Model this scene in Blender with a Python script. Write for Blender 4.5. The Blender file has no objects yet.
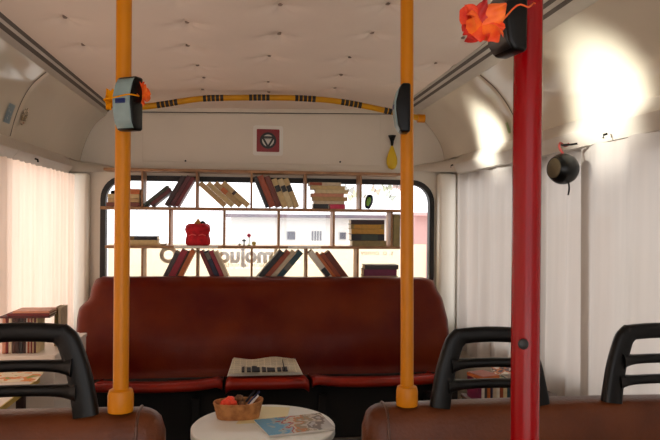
import bpy, bmesh, math, random
from mathutils import Vector, Matrix
random.seed(7)
PI = math.pi
SC = bpy.context.scene
COL = SC.collection

# ------------------------------------------------------------------ camera
F = 640.0
YAW, ROLL, PITCH = math.radians(7.4), math.radians(0.5), math.radians(0.0)
cam_d = bpy.data.cameras.new('camera'); cam_d.sensor_width = 36; cam_d.lens = F / 660 * 36
cam_d.clip_start = 0.02
cam = bpy.data.objects.new('camera', cam_d); COL.objects.link(cam)
EYE = Vector((0, 0, 1.30))
RM = Matrix.Rotation(-YAW, 3, 'Z') @ Matrix.Rotation(PI/2 + PITCH, 3, 'X') @ Matrix.Rotation(ROLL, 3, 'Z')
cam.matrix_world = Matrix.Translation(EYE) @ RM.to_4x4()
SC.camera = cam

def ray(px, py):
    return RM @ Vector((px - 330, 220 - py, -F))
def at(px, py, y):                       # point of the vertical cross plane y
    d = ray(px, py); return EYE + d * (y / d.y)
def at_z(px, py, z):
    d = ray(px, py); return EYE + d * ((z - EYE.z) / d.z)
def at_x(px, py, x):
    d = ray(px, py); return EYE + d * (x / d.x)

# ------------------------------------------------------------------ materials
def lin(c):
    return tuple(((v/255)/12.92 if v/255 <= .04045 else ((v/255+.055)/1.055)**2.4) for v in c) + (1,)
MATS = {}
def mat(name, c, rough=.5, metal=0, var=.12, scale=8, bump=0, bscale=60, spec=.5, c2=None, coat=0, sub=0):
    if name in MATS: return MATS[name]
    m = bpy.data.materials.new(name); m.use_nodes = True
    nt = m.node_tree; b = nt.nodes['Principled BSDF']
    b.inputs['Roughness'].default_value = rough; b.inputs['Metallic'].default_value = metal
    b.inputs['Specular IOR Level'].default_value = spec
    b.inputs['Coat Weight'].default_value = coat; b.inputs['Coat Roughness'].default_value = .12
    a = lin(c); d = lin(c2) if c2 else tuple(v*(1-var) for v in a[:3]) + (1,)
    tc = nt.nodes.new('ShaderNodeTexCoord'); n = nt.nodes.new('ShaderNodeTexNoise')
    n.inputs['Scale'].default_value = scale; n.inputs['Detail'].default_value = 4
    nt.links.new(tc.outputs['Object'], n.inputs['Vector'])
    r = nt.nodes.new('ShaderNodeValToRGB'); r.color_ramp.elements[0].position = .35; r.color_ramp.elements[1].position = .65
    r.color_ramp.elements[0].color = d; r.color_ramp.elements[1].color = a
    nt.links.new(n.outputs['Fac'], r.inputs['Fac']); nt.links.new(r.outputs['Color'], b.inputs['Base Color'])
    if bump:
        n2 = nt.nodes.new('ShaderNodeTexNoise'); n2.inputs['Scale'].default_value = bscale; n2.inputs['Detail'].default_value = 3
        nt.links.new(tc.outputs['Object'], n2.inputs['Vector'])
        bp = nt.nodes.new('ShaderNodeBump'); bp.inputs['Strength'].default_value = bump; bp.inputs['Distance'].default_value = .01
        nt.links.new(n2.outputs['Fac'], bp.inputs['Height']); nt.links.new(bp.outputs['Normal'], b.inputs['Normal'])
    MATS[name] = m; return m

def cloth_mat(name, c, trans, alpha=0.0):
    m = bpy.data.materials.new(name); m.use_nodes = True; nt = m.node_tree
    nt.nodes.remove(nt.nodes['Principled BSDF']); out = nt.nodes['Material Output']
    tc = nt.nodes.new('ShaderNodeTexCoord'); n = nt.nodes.new('ShaderNodeTexNoise')
    mp = nt.nodes.new('ShaderNodeMapping'); mp.inputs['Scale'].default_value = (1, 9, .6)
    n.inputs['Scale'].default_value = 3; nt.links.new(tc.outputs['Object'], mp.inputs['Vector']); nt.links.new(mp.outputs['Vector'], n.inputs['Vector'])
    r = nt.nodes.new('ShaderNodeValToRGB'); a = lin(c)
    r.color_ramp.elements[0].color = tuple(v*.94 for v in a[:3]) + (1,); r.color_ramp.elements[1].color = a
    r.color_ramp.elements[0].position = .35; r.color_ramp.elements[1].position = .65
    nt.links.new(n.outputs['Fac'], r.inputs['Fac'])
    d = nt.nodes.new('ShaderNodeBsdfDiffuse'); t = nt.nodes.new('ShaderNodeBsdfTranslucent'); mx = nt.nodes.new('ShaderNodeMixShader')
    nt.links.new(r.outputs['Color'], d.inputs['Color']); nt.links.new(r.outputs['Color'], t.inputs['Color'])
    mx.inputs[0].default_value = trans
    nt.links.new(d.outputs[0], mx.inputs[1]); nt.links.new(t.outputs[0], mx.inputs[2])
    tr = nt.nodes.new('ShaderNodeBsdfTransparent'); m2 = nt.nodes.new('ShaderNodeMixShader'); m2.inputs[0].default_value = alpha
    nt.links.new(mx.outputs[0], m2.inputs[1]); nt.links.new(tr.outputs[0], m2.inputs[2]); nt.links.new(m2.outputs[0], out.inputs['Surface'])
    return m

def glass_mat():
    m = bpy.data.materials.new('glass'); m.use_nodes = True; nt = m.node_tree
    nt.nodes.remove(nt.nodes['Principled BSDF']); out = nt.nodes['Material Output']
    tr = nt.nodes.new('ShaderNodeBsdfTransparent'); g = nt.nodes.new('ShaderNodeBsdfGlossy'); g.inputs['Roughness'].default_value = .03
    mx = nt.nodes.new('ShaderNodeMixShader'); mx.inputs[0].default_value = .05
    nt.links.new(tr.outputs[0], mx.inputs[1]); nt.links.new(g.outputs[0], mx.inputs[2]); nt.links.new(mx.outputs[0], out.inputs['Surface'])
    return m

def blotch_mat(name, cols, scale=14, rough=.35):      # printed cover: irregular colour fields
    m = bpy.data.materials.new(name); m.use_nodes = True; nt = m.node_tree; b = nt.nodes['Principled BSDF']
    b.inputs['Roughness'].default_value = rough
    tc = nt.nodes.new('ShaderNodeTexCoord'); n = nt.nodes.new('ShaderNodeTexNoise'); n.inputs['Scale'].default_value = scale; n.inputs['Detail'].default_value = 2
    nt.links.new(tc.outputs['Object'], n.inputs['Vector'])
    r = nt.nodes.new('ShaderNodeValToRGB'); r.color_ramp.interpolation = 'CONSTANT'
    k = len(cols)
    while len(r.color_ramp.elements) < k: r.color_ramp.elements.new(.5)
    for i, c in enumerate(cols):
        r.color_ramp.elements[i].position = 0 if i == 0 else .36 + .28*(i-1)/max(1, k-2); r.color_ramp.elements[i].color = lin(c)
    nt.links.new(n.outputs['Fac'], r.inputs['Fac']); nt.links.new(r.outputs['Color'], b.inputs['Base Color'])
    return m

# ------------------------------------------------------------------ mesh builder
class MB:
    def __init__(s): s.bm = bmesh.new()
    def merge(s, b2, M=None):
        if M is not None: bmesh.ops.transform(b2, matrix=M, verts=b2.verts)
        me = bpy.data.meshes.new('t'); b2.to_mesh(me); b2.free(); s.bm.from_mesh(me); bpy.data.meshes.remove(me); return s
    def box(s, lo, hi, bev=0, seg=2, M=None):
        b = bmesh.new(); bmesh.ops.create_cube(b, size=1)
        lo = Vector(lo); hi = Vector(hi); c = (lo+hi)/2; d = hi-lo
        for v in b.verts: v.co = Vector((v.co.x*d.x+c.x, v.co.y*d.y+c.y, v.co.z*d.z+c.z))
        if bev: bmesh.ops.bevel(b, geom=b.edges[:], offset=min(bev, .49*min(abs(d.x), abs(d.y), abs(d.z))), segments=seg, profile=.5, affect='EDGES')
        return s.merge(b, M)
    def lathe(s, prof, n=32, c=(0,0,0), M=None):          # prof: (r, z)
        b = bmesh.new(); rings = []
        for r, z in prof:
            if r < 1e-6: rings.append([b.verts.new((c[0], c[1], c[2]+z))])
            else: rings.append([b.verts.new((c[0]+r*math.cos(2*PI*k/n), c[1]+r*math.sin(2*PI*k/n), c[2]+z)) for k in range(n)])
        for A, B in zip(rings, rings[1:]):
            for k in range(n):
                q = [A[k % len(A)], A[(k+1) % len(A)], B[(k+1) % len(B)], B[k % len(B)]]
                u = []
                for v in q:
                    if v not in u: u.append(v)
                if len(u) > 2: b.faces.new(u)
        bmesh.ops.recalc_face_normals(b, faces=b.faces)
        return s.merge(b, M)
    def tube(s, pts, r, n=14, sx=1, sy=1, up=None, pw=1, caps=True, M=None):
        # r: radius or list; (sx, sy) squash; up: reference direction of the first axis; pw<1 squarer
        pts = [Vector(p) for p in pts]; b = bmesh.new(); rings = []
        for i, p in enumerate(pts):
            t = (pts[min(i+1, len(pts)-1)] - pts[max(i-1, 0)]).normalized()
            ref = Vector(up) if up else (Vector((0,0,1)) if abs(t.z) < .9 else Vector((1,0,0)))
            a = (ref - t*ref.dot(t)).normalized(); c = t.cross(a)
            rr = r[i] if isinstance(r, (list, tuple)) else r
            ring = []
            for k in range(n):
                an = 2*PI*k/n; ca, sa = math.cos(an), math.sin(an)
                ca = math.copysign(abs(ca)**pw, ca); sa = math.copysign(abs(sa)**pw, sa)
                ring.append(b.verts.new(p + a*ca*rr*sx + c*sa*rr*sy))
            rings.append(ring)
        for A, B in zip(rings, rings[1:]):
            for k in range(n): b.faces.new((A[k], A[(k+1) % n], B[(k+1) % n], B[k]))
        if caps: b.faces.new(rings[0][::-1]); b.faces.new(rings[-1])
        bmesh.ops.recalc_face_normals(b, faces=b.faces)
        return s.merge(b, M)
    def prism(s, poly, axis, a0, a1, bev=0, seg=2, M=None):     # poly of 2D points in the other two axes, in order
        b = bmesh.new()
        def V(p, a):
            q = list(p); q.insert('xyz'.index(axis), a); return b.verts.new(q)
        A = [V(p, a0) for p in poly]; B = [V(p, a1) for p in poly]; n = len(poly)
        b.faces.new(A); b.faces.new(B[::-1])
        for k in range(n): b.faces.new((A[k], A[(k+1) % n], B[(k+1) % n], B[k]))
        bmesh.ops.recalc_face_normals(b, faces=b.faces)
        if bev: bmesh.ops.bevel(b, geom=b.edges[:], offset=bev, segments=seg, profile=.5, affect='EDGES')
        return s.merge(b, M)
    def grid(s, fn, nu, nv):
        V = [[s.bm.verts.new(fn(i/nu, j/nv)) for j in range(nv+1)] for i in range(nu+1)]
        for i in range(nu):
            for j in range(nv): s.bm.faces.new((V[i][j], V[i+1][j], V[i+1][j+1], V[i][j+1]))
        return s
    def plate(s, outer, hole, y0, y1):          # (x,z) loops -> slab with a hole
        b = bmesh.new(); E = []
        for loop in ([outer, hole] if hole else [outer]):
            v = [b.verts.new((p[0], y0, p[1])) for p in loop]
            E += [b.edges.new((v[i], v[(i+1) % len(v)])) for i in range(len(v))]
        g = bmesh.ops.triangle_fill(b, use_beauty=True, edges=E)
        ex = bmesh.ops.extrude_face_region(b, geom=b.faces[:])
        for v in [q for q in ex['geom'] if isinstance(q, bmesh.types.BMVert)]: v.co.y = y1
        bmesh.ops.recalc_face_normals(b, faces=b.faces)
        return s.merge(b)
    def build(s, name, m, parent=None, smooth=None, loc=None):
        me = bpy.data.meshes.new(name); s.bm.to_mesh(me); s.bm.free()
        me.materials.append(m)
        if smooth is not None:
            for p in me.polygons: p.use_smooth = True
            try: me.set_sharp_from_angle(angle=math.radians(smooth))
            except Exception: pass
        o = bpy.data.objects.new(name, me); COL.objects.link(o)
        if parent: o.parent = parent
        if loc is not None: o.location = loc
        return o

def thing(name, label, cat, loc=(0,0,0), rot=(0,0,0), group=None):
    o = bpy.data.objects.new(name, None); COL.objects.link(o); o.empty_display_size = .05
    o.location = loc; o.rotation_euler = rot; o['label'] = label; o['category'] = cat
    if group: o['group'] = group
    return o
def tag(o, label, cat, group=None):
    o['label'] = label; o['category'] = cat
    if group: o['group'] = group
    return o
def struct(o): o['kind'] = 'structure'; return o
def rrect(x0, x1, z0, z1, r, n=8):
    p = []
    for cx, cz, a0 in ((x1-r, z1-r, 0), (x0+r, z1-r, PI/2), (x0+r, z0+r, PI), (x1-r, z0+r, 1.5*PI)):
        p += [(cx+r*math.cos(a0+PI/2*k/n), cz+r*math.sin(a0+PI/2*k/n)) for k in range(n+1)]
    return p

# shared materials
CREAM = mat('cream_laminate', (222,212,196), .42, var=.05, scale=3)
COVE = mat('cove_laminate', (216,206,186), .1, var=.06, scale=2.5, spec=.9, bump=.06, bscale=5)
LEDGE = mat('ledge_paint', (205,196,182), .35, var=.06, scale=4)
CEIL = mat('ceiling_vinyl', (236,220,206), .6, var=.04, scale=3, bump=.05, bscale=40)
ALU = mat('aluminium_profile', (196,188,176), .35, .15, var=.1)
DARKGAP = mat('dark_gap', (60,50,44), .7)
GROOVE = mat('groove_shadow', (92,82,74), .6)
RUBBER = mat('black_rubber', (22,18,18), .55)
BLACKP = mat('black_plastic', (5,4,4), .36, bump=.04, bscale=180, spec=.22)
YELLOW = mat('yellow_paint', (196,120,6), .36, var=.1, scale=10, spec=.25)
RED = mat('red_paint', (138,3,9), .2, var=.15, scale=6, spec=.25)
LEATHER = mat('oxblood_leather', (108,40,11), .34, c2=(84,16,6), scale=3.2, bump=.12, bscale=120, spec=.15)
LEATHER_SEAT = mat('oxblood_seat_leather', (150,32,8), .32, c2=(118,20,6), scale=4, bump=.1, bscale=120, spec=.3)
BROWN = mat('brown_leather', (98,50,22), .34, c2=(78,36,14), scale=6, bump=.15, bscale=110, spec=.25)
WHITE = mat('white_board', (222,214,204), .45, var=.06, scale=5)
WOOD = mat('shelf_wood', (172,128,88), .55, c2=(140,100,66), scale=14)
PAPER = mat('paper_pages', (226,212,180), .8, var=.1, scale=60)
WHITEPAPER = mat('white_paper', (232,228,220), .7, var=.05)
DARKMETAL = mat('dark_steel', (38,34,32), .5, .4)
GLASS = glass_mat()

# ------------------------------------------------------------------ room shell
CX = .075                       # middle of the bus
YB, YF = 4.10, -1.3             # rear wall, front bulkhead
ZC = 2.0
UW = 1.27                       # half width of the shell

# floor
FLOOR = mat('floor_vinyl', (74,66,58), .6, c2=(58,52,46), scale=20, bump=.05)
struct(MB().box((-1.13, YF-.05, -.05), (1.40, YB+.05, 0)).build('floor', FLOOR))

# side profiles (x, z), measured separately: the shell leans a little to the left
WX = {-1: -1.085, 1: 1.355}          # inner wall faces
KX = {-1: -1.014, 1: 1.306}          # curtain planes
def cr(P, t):
    n = len(P)-1; f = min(max(t, 0), 1)*n; i = min(int(f), n-1); t = f-i
    p0, p1, p2, p3 = [Vector(P[max(0, min(n, i+k))]) for k in (-1, 0, 1, 2)]
    return .5*((2*p1)+(p2-p0)*t+(2*p0-5*p1+4*p2-p3)*t*t+(3*p1-p0-3*p2+p3)*t**3)
COVES = {-1: [(-.868,1.934),(-.925,1.880),(-.965,1.815),(-.997,1.73),(-1.018,1.645)],
          1: [(1.088,1.996),(1.165,1.935),(1.225,1.862),(1.268,1.785),(1.290,1.702)]}
def cove_pt(t, sgn):
    p = cr(COVES[sgn], t); return p.x, p.y
CORN = {-1: [(-.812,2.04),(-.812,1.987),(-.822,1.985),(-.825,1.993),(-.831,1.991),(-.834,1.978),(-.845,1.970),(-.848,1.977),(-.853,1.974),(-.856,1.958),(-.874,1.934),(-.90,1.99)],
         1: [(.955,2.08),(.955,2.024),(.970,2.022),(.973,2.030),(.981,2.029),(.985,2.017),(1.010,2.014),(1.013,2.022),(1.020,2.020),(1.024,2.008),(1.094,1.996),(1.11,2.06)]}
LEDG = {-1: [(-1.020,1.648),(-1.016,1.643),(-.985,1.592),(-.986,1.586),(-1.012,1.553),(-1.05,1.553),(-1.05,1.645)],
         1: [(1.292,1.705),(1.288,1.700),(1.254,1.648),(1.255,1.640),(1.283,1.592),(1.32,1.592),(1.32,1.70)]}
JOINTS = [YF, .44, 1.68, 2.93, YB+.01]
tn = 1
for sgn in (-1, 1):
    struct(MB().prism(CORN[sgn], 'y', YF, YB).build('trim_%d' % tn, ALU)); tn += 1
    gx = [(-.821,1.9835),(-.834,1.9765),(-.834,1.981),(-.821,1.988)] if sgn < 0 else [(.969,2.0205),(.985,2.0155),(.985,2.02),(.969,2.025)]
    struct(MB().prism(gx, 'y', YF, YB).build('trim_%d' % tn, GROOVE)); tn += 1
    gx = [(-.845,1.969),(-.856,1.957),(-.856,1.962),(-.845,1.974)] if sgn < 0 else [(1.009,2.0125),(1.024,2.0065),(1.024,2.011),(1.009,2.017)]
    struct(MB().prism(gx, 'y', YF, YB).build('trim_%d' % tn, GROOVE)); tn += 1
    for y0, y1 in zip(JOINTS, JOINTS[1:]):
        g = .004
        def fn(i, j, y0=y0, y1=y1, sgn=sgn):
            x, z = cove_pt(i, sgn); y = y0+g + (y1-y0-2*g)*j
            e = min(j, 1-j)*(y1-y0)
            k = .003*max(0, 1-e/.010)
            return (x+sgn*k, y, z+k)
        m = MB().grid(fn, 24, max(8, int((y1-y0)*60)))
        struct(m.build('trim_%d' % tn, COVE, smooth=60)); tn += 1
    m = MB().grid(lambda i, j: (cove_pt(i, sgn)[0]+sgn*.010, YF+(YB-YF)*j, cove_pt(i, sgn)[1]+.008), 16, 2)
    struct(m.build('trim_%d' % tn, DARKGAP, smooth=50)); tn += 1
    for y0, y1 in ((YF, 1.68), (1.684, 2.926), (2.93, 3.80)):
        struct(MB().prism(LEDG[sgn], 'y', y0, y1).build('trim_%d' % tn, LEDGE, smooth=30)); tn += 1
    # corner fairing between the ledge end and the rear wall
    lx, lz0, lz1 = LEDG[sgn][4][0], LEDG[sgn][4][1], LEDG[sgn][0][1]
    def fair(i, j):
        w = .03+.20*(i**1.7); th = j*PI/2
        return (lx+sgn*.03 - sgn*w*math.cos(th)*1.2, 3.80+.296*i, lz0+.012 + (lz1-lz0-.012)*math.sin(th)*(1-.35*i) + .02*i)
    m = MB().grid(fair, 12, 8)
    m.grid(lambda i, j: (lx+sgn*.03 - sgn*(.03+.20*(i**1.7))*1.2*j, 3.80+.296*i, lz0+.012+.02*i), 12, 4)
    struct(m.build('trim_%d' % tn, LEDGE, smooth=50)); tn += 1
CW0, CW1 = -.83, .975

# ceiling with buttoned tufts
BUT = []
for bx, ys in ((-.655, (2.03, 2.36, 2.72)), (-.235, (2.10, 2.38, 2.70, 3.04, 3.30, 3.60)), (.105, (2.16, 2.50, 2.84, 3.38, 3.66)), (.465, (2.12, 2.46, 2.84, 3.20, 3.52)), (.86, (2.50, 2.92, 3.30))):
    for k in range(9):
        if ys[0]-.34*(k+1) > YF+.1: ys_ = ys[0]-.34*(k+1); BUT.append((bx+.02*math.sin(k*1.7), ys_))
    for k, y in enumerate(ys): BUT.append((bx+.015*math.sin(k*2.1), y))
def ceil_z(x, y):
    z = 1.984 + .0235*(x+.83)
    d = 0
    for bx, by in BUT:
        dx, dy = x-bx, y-by; r = math.hypot(dx, dy)
        if r < .3:
            an = math.atan2(dy, dx)
            d = max(d, .020*math.exp(-(r/.03)) + .020*math.exp(-(r/.07)**2)*(.55+.45*math.cos(an*4+.6)))
    return z + d
cb = MB().grid(lambda i, j: (CW0+(CW1-CW0)*i, YF+(YB+.02-YF)*j, ceil_z(CW0+(CW1-CW0)*i, YF+(YB+.02-YF)*j)), 150, 400)
ceil = struct(cb.build('ceiling', CEIL, smooth=60))
for bx, by in BUT:
    z = ceil_z(bx, by)-.020
    MB().lathe([(0, -.005), (.006, -.004), (.009, .0), (.010, .012)], 12, (bx, by, z)).build('button', mat('tuft_button', (138,118,104), .5), ceil, 40)

# roof above the ceiling keeps daylight out
struct(MB().box((-1.13, YF-.05, 2.09), (1.40, YB+.05, 2.13)).build('trim_40', CREAM))

# side walls with window openings
def side_wall(sgn, nm):
    x0, x1 = sorted((WX[sgn], WX[sgn]+sgn*.04))
    m = MB()
    m.box((x0, YF, 0), (x1, YB, .62)); m.box((x0, YF, 1.58), (x1, YB, 2.09))
    for y0, y1 in ((YF, -1.0), (.25, .33), (1.55, 1.63), (2.80, 2.88), (4.02, YB)): m.box((x0, y0, .6), (x1, y1, 1.60))
    return struct(m.build(nm, CREAM))
side_wall(-1, 'wall_left'); side_wall(1, 'wall_right')
wn = 2
for sgn in (-1, 1):
    for y0, y1 in ((-1.0, .25), (.33, 1.55), (1.63, 2.80), (2.88, 4.02)):
        x = WX[sgn]+sgn*.02
        w = struct(MB().box((x-.002, y0, .62), (x+.002, y1, 1.58)).build('window_%d' % wn, GLASS)); wn += 1
        fr = MB()
        for a, b in (((y0, .62), (y1, .645)), ((y0, 1.555), (y1, 1.58)), ((y0, .645), (y0+.025, 1.555)), ((y1-.025, .645), (y1, 1.555))):
            fr.box((x-.012, a[0], a[1]), (x+.012, b[0], b[1]))
        fr.build('window_frame', RUBBER, w)
# inner pillars at the rear corners
for sgn in (-1, 1):
    xs = sorted((WX[sgn], -.955 if sgn < 0 else 1.235))
    struct(MB().box((xs[0], 4.02, 0), (xs[1], YB, LEDG[sgn][4][1]+.02), .02, 4).build('trim_%d' % tn, CREAM, smooth=40)); tn += 1

# rear wall and its window
wl, wr = at(103.5, 230, YB).x, at(431, 230, YB).x
wt = at(265, 180.5, YB).z; wb = .80
hole = rrect(wl, wr, wb, wt, .13, 8)
outer = [(-1.125, 0), (1.395, 0), (1.395, 2.09), (-1.125, 2.09)]
struct(MB().plate(outer, hole, YB, YB+.05).build('wall_rear', CREAM))
def inset(d, r): return rrect(wl+d, wr-d, wb+d, wt-d, r, 8)
win = struct(MB().plate(inset(.004, .127), None, YB+.022, YB+.026).build('window_1', GLASS))
MB().plate(inset(-.018, .148), inset(.014, .116), YB-.012, YB+.04).build('gasket', RUBBER, win, 30)
# lower film with lettering that reads from outside
film_m = cloth_mat('cream_film', (255,244,224), .8, .12)
ft = at(265, 244, YB).z
MB().box((wl+.024, YB+.030, wb+.03), (wr-.024, YB+.031, ft)).build('window_film', film_m, win)
GREY = mat('grey_lettering', (215,208,193), .7)
def text(body, size, x, z, y, m, parent, name, outside=True, ext=.0004, bold=0):
    c = bpy.data.curves.new(name, 'FONT'); c.body = body; c.size = size; c.extrude = ext; c.align_x = 'CENTER'; c.align_y = 'CENTER'; c.offset = bold
    o = bpy.data.objects.new(name, c); COL.objects.link(o); c.materials.append(m); o.parent = parent
    o.location = (x, y, z); o.rotation_euler = (PI/2, 0, PI if outside else 0)
    return o
p = at(248, 256, YB); text('imojuo', .135, p.x, p.z, YB+.0285, GREY, win, 'lettering', bold=.006)
p = at(168, 256, YB); text('O', .135, p.x, p.z, YB+.0285, GREY, win, 'lettering', bold=.006)
p = at(378, 253, YB); text('s. o. onnev', .05, p.x, p.z, YB+.0285, GREY, win, 'lettering')
LG = mat('pale_lettering', (226,214,196), .7)
p = at(245, 265, YB); text('i nformacije iz svijeta knjige', .045, p.x, p.z, YB+.0285, LG, win, 'lettering')
p = at(372, 269, YB); text('no. 0 in', .045, p.x, p.z, YB+.0285, LG, win, 'lettering')

# raised header panel over the window
a = at(143, 113.5, YB); b = at(380, 166, YB)
a1 = at(380, 115, YB)
hp = struct(MB().prism([(a.x, b.z), (b.x, b.z), (b.x, a1.z), (a.x, a.z)], 'y', YB-.006, YB, .002).build('trim_%d' % tn, CREAM)); tn += 1
for px, py in ((185.6, 161), (340, 162)):
    q = at(px, py, YB); MB().lathe([(0, .0), (.006, 0), (.006, -.004), (0, -.005)], 10, M=Matrix.Translation((q.x, YB-.006, q.z)) @ Matrix.Rotation(-PI/2, 4, 'X')).build('screw', RUBBER, hp)
# dark shadow gap line above the header panel
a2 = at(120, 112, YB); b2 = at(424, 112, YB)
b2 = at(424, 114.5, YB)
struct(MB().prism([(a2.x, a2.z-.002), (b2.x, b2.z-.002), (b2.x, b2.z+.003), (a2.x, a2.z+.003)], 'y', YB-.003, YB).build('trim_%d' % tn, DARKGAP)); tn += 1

# front bulkhead (behind the photographer) with windscreen
m = MB()
m.box((-1.125, YF-.05, 0), (1.395, YF, .75)); m.box((-1.125, YF-.05, 1.85), (1.395, YF, 2.09))
m.box((-1.125, YF-.05, .75), (-1.0, YF, 1.85)); m.box((1.27, YF-.05, .75), (1.395, YF, 1.85))
struct(m.build('wall_front', CREAM))
struct(MB().box((-1.0, YF-.03, .75), (1.27, YF-.026, 1.85)).build('window_%d' % wn, GLASS))

# ------------------------------------------------------------------ curtains
amp_k = {-1: .42, 1: .46}
def curtain(y0, y1, sgn, z0, z1, waves, amp, m, label, seed, flare=0, off=0):
    rnd = random.Random(seed); ph = [rnd.uniform(0, 6.28) for _ in range(5)]
    n = int((y1-y0)*260)
    def fn(i, j):
        y = y0+(y1-y0)*i; z = z0+(z1-z0)*j
        q = y*waves*2*PI
        a = amp*(.55+.45*(1-j))*(math.sin(q+ph[0]+.9*math.sin(y*5+ph[1])) + .45*math.sin(q*.47+ph[2]+j*.5) + .25*math.sin(q*2.1+ph[3]))
        yy = y + .012*math.sin(q*.5+ph[4])*(1-j)
        if flare: yy += flare*(1-j)*(1-i)**2
        return (KX[sgn]-sgn*a*amp_k[sgn]+off, yy, z)
    m2 = MB().grid(fn, n, 14)
    o = m2.build('curtain', m, smooth=180); tag(o, label, 'curtain', 'sheer window curtains'); return o
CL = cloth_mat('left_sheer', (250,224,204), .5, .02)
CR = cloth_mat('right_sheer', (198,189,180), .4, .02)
curtain(-1.2, 3.97, -1, .55, 1.555, 13, .022, CL, 'warm white sheer curtain with narrow pleats along the left windows', 1)
ysp = 2.40
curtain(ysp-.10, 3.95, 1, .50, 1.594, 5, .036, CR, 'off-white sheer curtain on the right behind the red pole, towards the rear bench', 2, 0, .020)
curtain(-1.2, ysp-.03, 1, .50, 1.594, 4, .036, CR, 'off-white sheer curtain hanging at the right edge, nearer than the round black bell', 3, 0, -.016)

# little black curtain hooks on the ledges
for px, py, s in ((35, 159.5, -1), (607, 135, 1), (453, 165.5, 1)):
    x = LEDG[s][3][0]; q = at_x(px, py, x)
    o = MB().tube([(x, q.y, q.z+.004), (x-s*.012, q.y, q.z), (x-s*.014, q.y, q.z-.012)], .0045, 8).build('curtain_hook', BLACKP, smooth=50)
    tag(o, {35: 'small black hook under the left ledge above the pleated curtain', 607: 'small black hook under the right ledge, ahead of the round bell', 453: 'small black hook at the rear end of the right ledge'}[px], 'hook', 'curtain hooks')

# stickers on the cove panels
def cove_patch(name, m, label, cat, sgn, t0, t1, y0, y1, oval=False, group='stickers on the side panels', frame=None):
    def fn(i, j):
        a, b = 2*i-1, 2*j-1
        if oval:
            a2 = a*math.sqrt(1-b*b/2); b2 = b*math.sqrt(1-a*a/2); a, b = a2, b2
        t = (t0+t1)/2+(t1-t0)/2*a; y = (y0+y1)/2+(y1-y0)/2*b
        x, z = cove_pt(t, sgn); return (x-sgn*.003, y, z-.001)
    o = MB().grid(fn, 8, 8).build(name, m, smooth=60); tag(o, label, cat, group); return o
cove_patch('sticker', blotch_mat('blue_label', [(150,170,176), (120,146,158), (170,182,180)], 40), 'small grey-blue rectangular sticker on the left panel just before the joint', 'sticker', -1, .62, .84, 2.80, 2.87)
cove_patch('sticker', blotch_mat('oval_label', [(160,90,60), (206,190,160), (96,84,60), (190,160,90)], 60), 'small brown oval sticker on the left panel just past the joint', 'sticker', -1, .58, .8, 2.97, 3.04, True)
o = cove_patch('sticker', mat('yellow_label', (214,178,60), .4), 'yellow-bordered notice sticker at the top right edge on the curved panel', 'sticker', 1, .48, .70, 1.50, 1.66)
q = MB().grid(lambda i, j: (cove_pt(.51+.16*i, 1)[0]-.0048, 1.52+.12*j, cove_pt(.51+.16*i, 1)[1]-.0018), 6, 6).build('label_face', mat('pale_label', (232,214,140), .5), o, 60)
cove_patch('sticker', mat('green_label', (150,168,110), .5), 'tiny green sticker on the right panel left of the red pole', 'sticker', 1, .74, .88, 3.0, 3.03)

# ------------------------------------------------------------------ rear bench
bench = thing('bench_seat', 'wide oxblood leather rear bench under the book shelf and back window', 'bench', (CX, 3.6, 0))
def bpt(px, py, y): 
    q = at(px, py, y); return (q.x-CX, q.z)
yb = 3.75
outl = [bpt(x, y, yb) for x, y in ((101,277.2),(180,277.6),(265,278),(350,278.3),(427,278.6),(435,281),(438,290),(442,298),(445,318),(445,345),(441,400),(79,400),(79,345),(78.5,318),(79.5,308),(84,303),(89,299),(90.5,288),(94,280))]
outl = outl
zt = max(p[1] for p in outl); z_s = .44
def back_y(z):                              # leaning backrest
    k = (z - z_s)/(zt - z_s); return (3.60 + .20*k) - 3.6
b = bmesh.new()
# filled outline, finely cut, then front face padded
n = len(outl)
NU, NV = 90, 40
mb = MB()
def edge_x(z, side):
    # intersect outline at height z
    xs = []
    for i in range(n):
        (x0, z0), (x1, z1) = outl[i], outl[(i+1) % n]
        if (z0-z)*(z1-z) <= 0 and abs(z1-z0) > 1e-9:
            xs.append(x0+(x1-x0)*(z-z0)/(z1-z0))
    return (min(xs) if side < 0 else max(xs)) if xs else 0
zb0 = .40
def front(i, j):
    ztop = zt - .004
    z = zb0 + (ztop-zb0)*(1-(1-j)**1.35)
    zz = min(max(z, min(p[1] for p in outl)+.001), ztop)
    xl, xr = edge_x(zz, -1), edge_x(zz, 1)
    x = xl+(xr-xl)*i
    e = min(x-xl, xr-x)
    et = zt-z
    pad = .05*(1-max(0, 1-e/.05)**2.2)*(1-max(0, 1-et/.06)**2.2)
    pad += .012*math.cos((x)*2*PI/.62)*math.exp(-((z-.7)/.2)**2) - .01*math.exp(-((z-.62)/.05)**2)*0
    pad -= .055*max(0, min(1, (.66-z)/.2))**1.5
    crease = sum(math.exp(-((x-c)/.012)**2) for c in (-.42, .03, .47))
    pad -= .006*crease*math.exp(-((z-.70)/.25)**2)
    return (x, back_y(z)-pad, z)
mb.grid(front, NU, NV)
mb.grid(lambda i, j: (front(i, 1)[0], front(i, 1)[1]+(.06)*j, front(i, 1)[2]), NU, 2)
mb.grid(lambda i, j: (front(0, i)[0], front(0, i)[1]+.06*j, front(0, i)[2]), NV, 2)
mb.grid(lambda i, j: (front(1, i)[0], front(1, i)[1]+.06*j, front(1, i)[2]), NV, 2)
mb.grid(lambda i, j: (front(i, j)[0], back_y(front(i, j)[2])+.06, front(i, j)[2]), 10, 8)
bmesh.ops.remove_doubles(mb.bm, verts=mb.bm.verts, dist=.0004)
bmesh.ops.recalc_face_normals(mb.bm, faces=mb.bm.faces)
b.free()
mb.build('backrest', LEATHER, bench, 70)
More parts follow.
